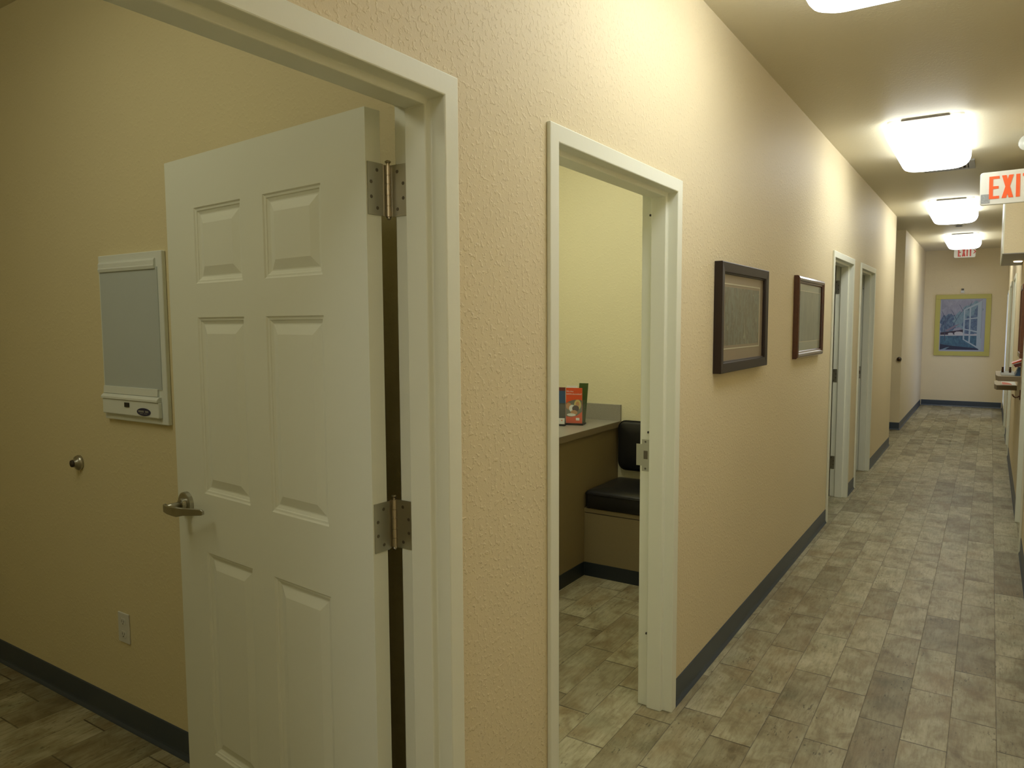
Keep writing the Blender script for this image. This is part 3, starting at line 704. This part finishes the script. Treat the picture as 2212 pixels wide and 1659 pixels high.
def bead(c, r_):
    v = []; fcs = []
    for i in range(5):
        th = math.pi*i/4
        for k in range(6): v.append((c[0]+r_*math.cos(2*math.pi*k/6)*math.sin(th), c[1]+r_*math.sin(2*math.pi*k/6)*math.sin(th), c[2]+r_*math.cos(th)))
    for i in range(4):
        for k in range(6): fcs.append((i*6+k, i*6+(k+1) % 6, (i+1)*6+(k+1) % 6, (i+1)*6+k))
    bd.add(v, fcs, 'frame_red', True)
nz = 56
for yy, xx in ((a0+0.043, 0.0235), (a1-0.043, 0.0235), (a1-0.001, 0.022)):
    bd = MB()
    for k in range(nz): bead((xx, yy, b0+0.046+(b1-b0-0.092)*(k+0.5)/nz), 0.0042)
    bd.build('beading', p2)
MB().box((0.004, a0+0.044, b0+0.044), (0.015, a1-0.044, b1-0.044), 'mat_grey').build('mat_board', p2)
strip_rect(a0+0.030+0.02, a1-0.050, b0+0.098, b1-0.085, 0.004, 0.015, 0.0158, 'cream').build('inner_mat_line', p2)
MB().box((0.015, a0+0.055, b0+0.104), (0.0156, a1-0.056, b1-0.091), 'art2').build('print', p2)

# ------------------------------------------------------------------ painting on the end wall
YE = 15.28
pt = empty('framed_painting', (0.58, YE, 0.905), 'yellow framed winter painting seen through an open window, on the end wall', 'painting')
x0, x1, z0, z1 = 0.155, 0.995, 0.910, 1.990
pf = MB(); fw = 0.078
for a, b in (((x0, z0), (x1, z0+fw)), ((x0, z1-fw), (x1, z1)), ((x0, z0+fw), (x0+fw, z1-fw)), ((x1-fw, z0+fw), (x1, z1-fw))):
    pf.box((a[0], YE-0.03, a[1]), (b[0], YE-0.0005, b[1]), 'frame_yellow')
pf.build('frame', pt, bevel=0.003)
px0, px1, pz0, pz1 = x0+fw, x1-fw, z0+fw, z1-fw
MB().box((px0, YE-0.018, pz0), (px1, YE-0.002, pz1), 'p_edge').build('backing_board', pt)
art = MB(); lay = [0]
def A_(pts, m):
    lay[0] += 1; yy = YE-0.0182-0.00012*lay[0]
    art.poly([(px0+u_*(px1-px0), yy, pz0+v_*(pz1-pz0)) for u_, v_ in pts], m)
A_([(0.02, 0.03), (0.93, 0.03), (0.93, 0.985), (0.02, 0.985)], 'p_sky')
rnd = random.Random(3)
def blob(cu, cv, ru, rv, m, n=22, jag=0.25):
    A_([(cu+ru*(1+jag*(rnd.random()-0.5))*math.cos(2*math.pi*k/n), cv+rv*(1+jag*(rnd.random()-0.5))*math.sin(2*math.pi*k/n)) for k in range(n)], m)
blob(0.22, 0.55, 0.20, 0.17, 'p_tree', jag=0.5); blob(0.47, 0.58, 0.17, 0.16, 'p_tree2', jag=0.5); blob(0.62, 0.72, 0.14, 0.15, 'p_tree2', jag=0.5); blob(0.10, 0.44, 0.08, 0.12, 'p_tree', jag=0.4)
blob(0.78, 0.80, 0.15, 0.13, 'p_tree2', jag=0.5); blob(0.70, 0.5, 0.2, 0.18, 'p_tree', jag=0.3); blob(0.83, 0.6, 0.1, 0.25, 'p_tree', jag=0.3)
for (a, b, c, d) in ((0.10, 0.30, 0.13, 0.62), (0.13, 0.62, 0.03, 0.78), (0.13, 0.55, 0.25, 0.72), (0.30, 0.50, 0.43, 0.70), (0.43, 0.70, 0.58, 0.86), (0.36, 0.62, 0.25, 0.80), (0.62, 0.78, 0.70, 0.95), (0.5, 0.78, 0.42, 0.9)):
    w2 = 0.006; A_([(a-w2, b), (a+w2, b), (c+w2*0.6, d), (c-w2*0.6, d)], 'p_trunk')
A_([(0.02, 0.30), (0.55, 0.30), (0.55, 0.42), (0.40, 0.40), (0.02, 0.36)], 'p_dark')
A_([(0.12, 0.40), (0.34, 0.50), (0.46, 0.53), (0.30, 0.44), (0.17, 0.38)], 'p_roof')
A_([(0.02, 0.295), (0.93, 0.295), (0.93, 0.33), (0.60, 0.325), (0.02, 0.315)], 'p_snow')
blob(0.25, 0.335, 0.06, 0.022, 'p_snow'); blob(0.43, 0.34, 0.10, 0.04, 'p_snow')
A_([(0.02, 0.03), (0.93, 0.03), (0.93, 0.30), (0.5, 0.30), (0.02, 0.297)], 'p_lawn')
A_([(0.02, 0.03), (0.93, 0.03), (0.80, 0.065), (0.35, 0.10), (0.15, 0.12), (0.02, 0.14)], 'p_deep')
A_([(0.04, 0.03), (0.14, 0.03), (0.24, 0.085), (0.16, 0.07)], 'p_tree2')
A_([(0.115, 0.20), (0.13, 0.20), (0.125, 0.36), (0.11, 0.36)], 'p_trunk')
# open sash, hinged on the right, leaning out
def quad(u0, v0a, v0b, u1, v1a, v1b, m): A_([(u0, v0a), (u1, v1a), (u1, v1b), (u0, v0b)], m)
def sash(s_, t_):  # s_: 0 left .. 1 right, t_: 0 bottom .. 1 top
    ul, ur = 0.525, 0.88; bl, tl = 0.225, 0.80; br, tr_ = 0.045, 0.945
    u_ = ul+(ur-ul)*s_; return (u_, (bl+(br-bl)*s_)*(1-t_)+(tl+(tr_-tl)*s_)*t_)
def sq(s0, s1, t0, t1, m): A_([sash(s0, t0), sash(s1, t0), sash(s1, t1), sash(s0, t1)], m)
sq(0, 1, 0, 0.035, 'p_sash'); sq(0, 1, 0.955, 1.0, 'p_sash'); sq(0, 0.09, 0, 1, 'p_sash'); sq(0.85, 1, 0, 1, 'p_sash'); sq(0.36, 0.45, 0, 1, 'p_sash'); sq(0, 1, 0.34, 0.37, 'p_sash'); sq(0, 1, 0.65, 0.68, 'p_sash')
A_([(0.88, 0.02), (0.93, 0.02), (0.93, 0.97), (0.88, 0.95)], 'p_sash')
A_([(0.915, 0.25), (0.922, 0.25), (0.922, 0.95), (0.915, 0.95)], 'p_roof')
ap = art.build('painted_scene', pt)
th = empty('wall_sensor', (0.56, YE, 2.02), 'small white sensor box above the yellow framed painting', 'sensor')
MB().box((0.532, YE-0.03, 2.018), (0.587, YE-0.0005, 2.060), 'white').build('sensor_body', th, bevel=0.002)
MB().box((0.540, YE-0.022, 2.062), (0.579, YE-0.0005, 2.092), 'bro_grey').build('dark_cap', th, bevel=0.002)
# wall stop on the alcove face
ws = empty('door_stop', (-0.045, 11.55, 0.995), 'round bronze door stop on the alcove wall beyond the side passage', 'door stop')
MB().tube([(-0.055, 11.5495, 0.995), (-0.055, 11.538, 0.995), (-0.055, 11.520, 0.995), (-0.055, 11.514, 0.995)], [0.028, 0.032, 0.030, 0.018], 'steel_dark', 20).build('stop_base', ws)
MB().tube([(-0.055, 11.516, 0.995), (-0.055, 11.508, 0.995)], [0.018, 0.014], 'bronze', 16).build('bumper', ws)

# ------------------------------------------------------------------ first room: viewer box, door stop, outlet
YB = 1.439
xv = empty('x_ray_viewer', (-1.50, YB, 1.18), 'white wall-mounted x-ray viewer box with unlit grey screen', 'x-ray viewer')
MB().box((-1.698, YB-0.016, 1.181), (-1.307, YB-0.0005, 1.765), 'white_enamel').build('back_panel', xv, bevel=0.003)
MB().box((-1.686, YB-0.0185, 1.300), (-1.332, YB-0.016, 1.712), 'screen').build('viewing_screen', xv)['label'] = 'unlit grey milky screen'
MB().prism([(-1.686, YB-0.016, 1.706), (-1.686, YB-0.023, 1.706), (-1.686, YB-0.026, 1.716), (-1.686, YB-0.024, 1.720), (-1.686, YB-0.024, 1.734), (-1.686, YB-0.020, 1.741), (-1.686, YB-0.016, 1.741)], (0.345, 0, 0), 'white_enamel').build('film_clip', xv)
MB().prism([(-1.690, YB-0.016, 1.276), (-1.690, YB-0.024, 1.276), (-1.690, YB-0.022, 1.302), (-1.690, YB-0.016, 1.302)], (0.338, 0, 0), 'white_enamel').build('film_ledge', xv, bevel=0.001)
MB().prism([(-1.690, YB-0.016, 1.258), (-1.690, YB-0.034, 1.258), (-1.690, YB-0.034, 1.266), (-1.690, YB-0.025, 1.275), (-1.690, YB-0.016, 1.275)], (0.350, 0, 0), 'white_enamel').build('film_gutter', xv, bevel=0.001)
MB().box((-1.688, YB-0.030, 1.204), (-1.338, YB-0.016, 1.2575), 'white_enamel').build('control_box', xv, bevel=0.003)
sw = MB().box((-1.541, YB-0.0335, 1.233), (-1.513, YB-0.0301, 1.249), 'black').build('rocker_switch', xv, bevel=0.001)
ov = MB(); cxo, czo = -1.4255, 1.2215
ov.prism([(cxo+0.041*math.cos(2*math.pi*k/32), YB-0.0315, czo+0.0135*math.sin(2*math.pi*k/32)) for k in range(32)], (0, 0.0014, 0), 'navy')
bg = ov.build('badge', xv); bg['label'] = 'dark blue oval badge'
bt = MB()
for k in range(9):
    if k == 5: continue
    x = cxo-0.031+k*0.0069; bt.box((x, YB-0.0319, czo-0.0015), (x+0.0050, YB-0.0315, czo+0.0050), 'greyprint')
bt.box((cxo-0.022, YB-0.0319, czo-0.0065), (cxo-0.004, YB-0.0315, czo-0.0050), 'greyprint').box((cxo+0.002, YB-0.0319, czo-0.0065), (cxo+0.022, YB-0.0315, czo-0.0050), 'greyprint')
bt.build('badge_print', bg)

ds = empty('door_stop', (-1.930, YB, 0.992), 'round satin metal door stop on the wall below the viewer box', 'door stop')
MB().tube([(-1.930, YB-0.0005, 0.992), (-1.930, YB-0.006, 0.992), (-1.930, YB-0.014, 0.992), (-1.930, YB-0.018, 0.992), (-1.930, YB-0.028, 0.992)], [0.029, 0.030, 0.026, 0.015, 0.014], 'steel', 28).build('stop_base', ds)
MB().tube([(-1.930, YB-0.027, 0.992), (-1.930, YB-0.033, 0.992)], [0.0145, 0.013], 'rubber', 20).build('rubber_bumper', ds)
ol = empty('power_outlet', (-1.667, YB, 0.395), 'white duplex power outlet low on the wall', 'outlet')
MB().box((-1.704, YB-0.006, 0.338), (-1.632, YB-0.0005, 0.452), 'white').build('cover_plate', ol, bevel=0.002)
for zc in (0.419, 0.371):
    rc = MB(); rc.prism([(-1.668+0.0165*math.cos(a)*1.0, YB-0.0075, zc+max(-0.0125, min(0.0125, 0.017*math.sin(a)))) for a in [2*math.pi*k/24 for k in range(24)]], (0, 0.0015, 0), 'white')
    ro = rc.build('receptacle', ol)
    MB().box((-1.6755, YB-0.0079, zc-0.002), (-1.6735, YB-0.0075, zc+0.007), 'hole').box((-1.6625, YB-0.0079, zc-0.002), (-1.6605, YB-0.0075, zc+0.006), 'hole').box((-1.670, YB-0.0079, zc-0.0095), (-1.666, YB-0.0075, zc-0.0055), 'hole').build('slots', ro)

# ------------------------------------------------------------------ second room: counter, bench, brochures
XC = -1.010; YW = 4.35; YBn = 3.872
ct = empty('counter', (-1.35, 3.3, 0), 'grey-topped tan laminate counter left of the black bench', 'counter')
MB().box((-1.748, 2.35, 0.083), (XC, YW-0.0005, 0.848), 'lam').build('side_panel', ct)
MB().box((-1.748, 2.32, 0.849), (XC+0.022, YW-0.019, 0.884), 'topedge').build('worktop', ct)['label'] = 'brownish worktop edge'
MB().box((-1.748, 2.3205, 0.884), (XC+0.0215, YW-0.019, 0.886), 'top').build('worktop_surface', ct)['label'] = 'speckled grey worktop surface'
MB().box((-1.748, YW-0.018, 0.850), (XC+0.022, YW-0.0005, 0.990), 'top').build('backsplash', ct)['label'] = 'grey speckled backsplash'
MB().box((-1.748, 2.352, 0.0), (XC+0.004, YBn-0.005, 0.082), 'kick').build('toe_base', ct)['label'] = 'black toe base'
bn = empty('bench', (-0.6, 4.1, 0), 'built-in tan bench box under the black seat cushion', 'bench')
MB().box((XC+0.0015, YBn, 0.083), (-T-0.002, YW-0.0008, 0.384), 'lam').build('front_panel', bn)
MB().box((XC+0.0015, YBn+0.004, 0.384), (-T-0.002, YW-0.0008, 0.389), 'hole').build('shadow_gap', bn)
MB().box((XC+0.0015, YBn-0.001, 0.389), (-T-0.002, YW-0.0008, 0.413), 'lam').build('seat_rail', bn)
MB().box((XC+0.0045, YBn-0.004, 0.0), (-T-0.002, YW-0.001, 0.082), 'kick').build('toe_base', bn)['label'] = 'black toe base'
def cushion(x0, x1, y0, y1, z0, z1, r_, axis):
    """soft box with rounded corners; big rounding in the plane normal to axis"""
    mb = MB(); loops = []
    def L(ins, c):
        if axis == 'z': return rrect(x0+ins, x1-ins, y0+ins, y1-ins, max(0.012, r_-ins), c, 5)
        return [(p[0], c, p[1]) for p in rrect(x0+ins, x1-ins, z0+ins, z1-ins, max(0.012, r_-ins), 0, 5)]
    a, b = (z0, z1) if axis == 'z' else (y1, y0); s = 1 if b > a else -1; q = 0.016
    for ins, off in ((0.02, 0), (0.006, 0.004), (0, 0.014), (0, 0.05 if abs(b-a) > 0.09 else 0.03)): loops.append(L(ins, a+s*off))
    for ins, off in ((0, 0.018), (0.005, 0.008), (0.02, 0.0), (0.07, -0.006), (0.12, -0.009)): loops.append(L(ins, b-s*off))
    return mb.loft(loops, 'vinyl', smooth=True)
sc = empty('seat_cushion', (-0.58, 4.1, 0.413), 'black vinyl seat cushion lying on the bench', 'cushion')
cushion(XC+0.006, -T-0.008, YBn-0.012, YW-0.012, 0.4135, 0.524, 0.035, 'z').build('cushion_body', sc)
def piping_path(x0, x1, y0, y1, z): return [p for p in rrect(x0, x1, y0, y1, 0.033, z, 5)]
pp = piping_path(XC+0.005, -T-0.007, YBn-0.013, YW-0.011, 0.503); pp.append(pp[0])
MB().tube(pp, 0.0028, 'piping', 6).build('piping', sc)
bc = empty('back_cushion', (-0.58, YW, 0.58), 'black vinyl back cushion fixed to the wall above the bench', 'cushion')
cushion(XC+0.026, -T-0.02, YW-0.062, YW-0.001, 0.580, 0.895, 0.05, 'y').build('cushion_body', bc)
pp = [(p[0], YW-0.047, p[1]) for p in rrect(XC+0.025, -T-0.019, 0.579, 0.896, 0.05, 0, 5)]; pp.append(pp[0])
MB().tube(pp, 0.0028, 'piping', 6).build('piping', bc)

# brochure holders on the counter
ZC = 0.886
def text_mesh(body, size, m, name, parent, loc, rot, label=None, extr=0.0002):
    cu = bpy.data.curves.new(name, 'FONT'); cu.body = body; cu.size = size; cu.extrude = extr; cu.align_x = 'LEFT'
    tmp = bpy.data.objects.new(name+'_tmp', cu); COL.objects.link(tmp)
    bpy.context.view_layer.update()
    dg = bpy.context.evaluated_depsgraph_get(); me = bpy.data.meshes.new_from_object(tmp.evaluated_get(dg))
    bpy.data.objects.remove(tmp); me.materials.clear(); me.materials.append(M[m])
    o = bpy.data.objects.new(name, me); COL.objects.link(o); o.parent = parent
    o.matrix_local = Matrix.Translation(Vector(loc)-parent_world(parent).translation) @ Matrix.Rotation(rot, 4, 'Z') @ Matrix.Rotation(R(90), 4, 'X')
    if label: o['label'] = label
    return o
# red brochure, facing the camera side (-y), slightly turned toward the door
BA = R(14); BX, BY = -1.205, 4.000
ux, uy = math.cos(BA), math.sin(BA)
def bp_(u_, d_, z_): return (BX+ux*u_-uy*(-d_)*0-uy*d_, BY+uy*u_+ux*d_, ZC+z_)
def bprism(mb, pts, d0, d1, m):
    mb.prism([bp_(u_, d0, z_) for u_, z_ in pts], Vector(bp_(0, d1, 0))-Vector(bp_(0, d0, 0)), m); return mb
W3, H3 = 0.103, 0.232
br = empty('brochure', (BX+0.05, BY, ZC), 'red dog brochure reading AAHA-Accredited in a clear holder on the counter', 'brochure')
bprism(MB(), [(0, 0.012), (W3, 0.012), (W3, H3), (0, H3)], 0.0, 0.006, 'bro_red').build('red_cover', br)
ph = MB()
def el(mb, cu, cz, ru, rz, m, lay_, a0=0, a1=360):
    pts = [(cu+ru*math.cos(R(a)), cz+rz*math.sin(R(a))) for a in range(a0, a1, 15)]
    bprism(mb, pts, -0.0001-0.0002*lay_, 0.0, m)
bprism(ph, [(0.001, 0.055), (0.03, 0.050), (0.07, 0.06), (0.102, 0.085), (0.102, 0.155), (0.085, 0.160), (0.05, 0.158), (0.02, 0.148), (0.001, 0.135)], -0.0002, 0, 'greyph')
el(ph, 0.018, 0.118, 0.017, 0.022, 'skin', 2); el(ph, 0.075, 0.128, 0.022, 0.032, 'blond', 2); el(ph, 0.074, 0.13, 0.012, 0.018, 'skin', 3)
el(ph, 0.040, 0.104, 0.020, 0.022, 'paper', 4); el(ph, 0.062, 0.104, 0.022, 0.020, 'dogdark', 5); el(ph, 0.052, 0.079, 0.022, 0.015, 'skin', 6); el(ph, 0.035, 0.064, 0.028, 0.009, 'paper', 7)
ph.build('cover_photo', br)['label'] = 'photo of a child and a dog'
text_mesh('We Are', 0.013, 'paper', 'cover_text', br, bp_(0.004, -0.0006, 0.206), BA)
text_mesh('AAHA-Accredited!', 0.0125, 'paper', 'cover_text', br, bp_(0.003, -0.0006, 0.190), BA)
bprism(MB(), [(0.064, 0.030), (0.086, 0.030), (0.086, 0.046), (0.064, 0.046)], -0.0005, 0, 'paper').build('cover_logo', br)
bb = empty('brochure', (BX-0.05, BY, ZC), 'blue and charcoal brochure beside the red one on the counter', 'brochure')
bprism(MB(), [(-0.075, 0.012), (-0.004, 0.012), (-0.004, 0.135), (-0.075, 0.135)], 0.0, 0.006, 'bro_grey').build('lower_cover', bb)
bprism(MB(), [(-0.075, 0.135), (-0.004, 0.135), (-0.004, 0.212), (-0.075, 0.212)], 0.0, 0.006, 'bro_blue').build('blue_cover', bb)
bprism(MB(), [(-0.075, 0.212), (-0.004, 0.212), (-0.004, 0.234), (-0.075, 0.234)], 0.0, 0.006, 'bro_maroon').build('maroon_band', bb)
gn = empty('brochure', (BX+0.1, BY+0.06, ZC), 'dark green brochure leaning behind the red one', 'brochure')
gm = MB(); gm.prism([bp_(0.050, 0.090, 0.0008), bp_(0.098, 0.084, 0.0008), bp_(0.119, 0.078, 0.256), bp_(0.064, 0.086, 0.256)], (0.003, 0.006, 0.0), 'bro_green'); gm.build('cover', gn)
wp = empty('brochure', (BX+0.05, BY+0.03, ZC), 'white brochure peeking over the top of the red one', 'brochure')
bprism(MB(), [(0.002, 0.014), (0.068, 0.014), (0.068, 0.243), (0.002, 0.243)], 0.012, 0.016, 'paper').build('cover', wp)
ah = empty('brochure_holder', (BX+0.03, BY+0.03, ZC), 'clear acrylic brochure holder with a black base on the counter', 'brochure holder')
bprism(MB(), [(-0.080, 0.0005), (W3+0.008, 0.0005), (W3+0.008, 0.011), (-0.080, 0.011)], -0.010, 0.075, 'black').build('base', ah)
hm = MB()
bprism(hm, [(-0.080, 0.011), (W3+0.006, 0.011), (W3+0.006, 0.130), (-0.080, 0.130)], -0.008, -0.0062, 'acrylic')
bprism(hm, [(W3+0.006, 0.011), (W3+0.008, 0.011), (W3+0.008, 0.130), (W3+0.006, 0.130)], -0.008, 0.070, 'acrylic')
bprism(hm, [(-0.080, 0.011), (W3+0.006, 0.011), (W3+0.006, 0.150), (-0.080, 0.150)], 0.070, 0.0718, 'acrylic')
hm.build('clear_pockets', ah)
cd = empty('card_holder', (-1.21, 3.945, ZC), 'white card in a low black stand in front of the blue brochure', 'card holder')
def cprism(pts, d0, d1, m): return MB().prism([(-1.178+ux*u_-uy*d0, 3.935+uy*u_+ux*d0, ZC+z_) for u_, z_ in pts], (-uy*(d1-d0), ux*(d1-d0), 0), m)
cprism([(-0.095, 0.0004), (0.0, 0.0004), (0.0, 0.012), (-0.095, 0.012)], 0.0, 0.03, 'black').build('stand', cd)
cprism([(-0.095, 0.012), (-0.004, 0.012), (-0.004, 0.048), (-0.095, 0.048)], 0.010, 0.013, 'paper').build('white_card', cd)
cprism([(-0.026, 0.032), (-0.016, 0.032), (-0.021, 0.040)], 0.0095, 0.0102, 'bro_red').build('red_mark', cd)
cprism([(-0.058, 0.030), (-0.050, 0.030), (-0.048, 0.041), (-0.060, 0.039)], 0.0095, 0.0102, 'navy').build('blue_mark', cd)
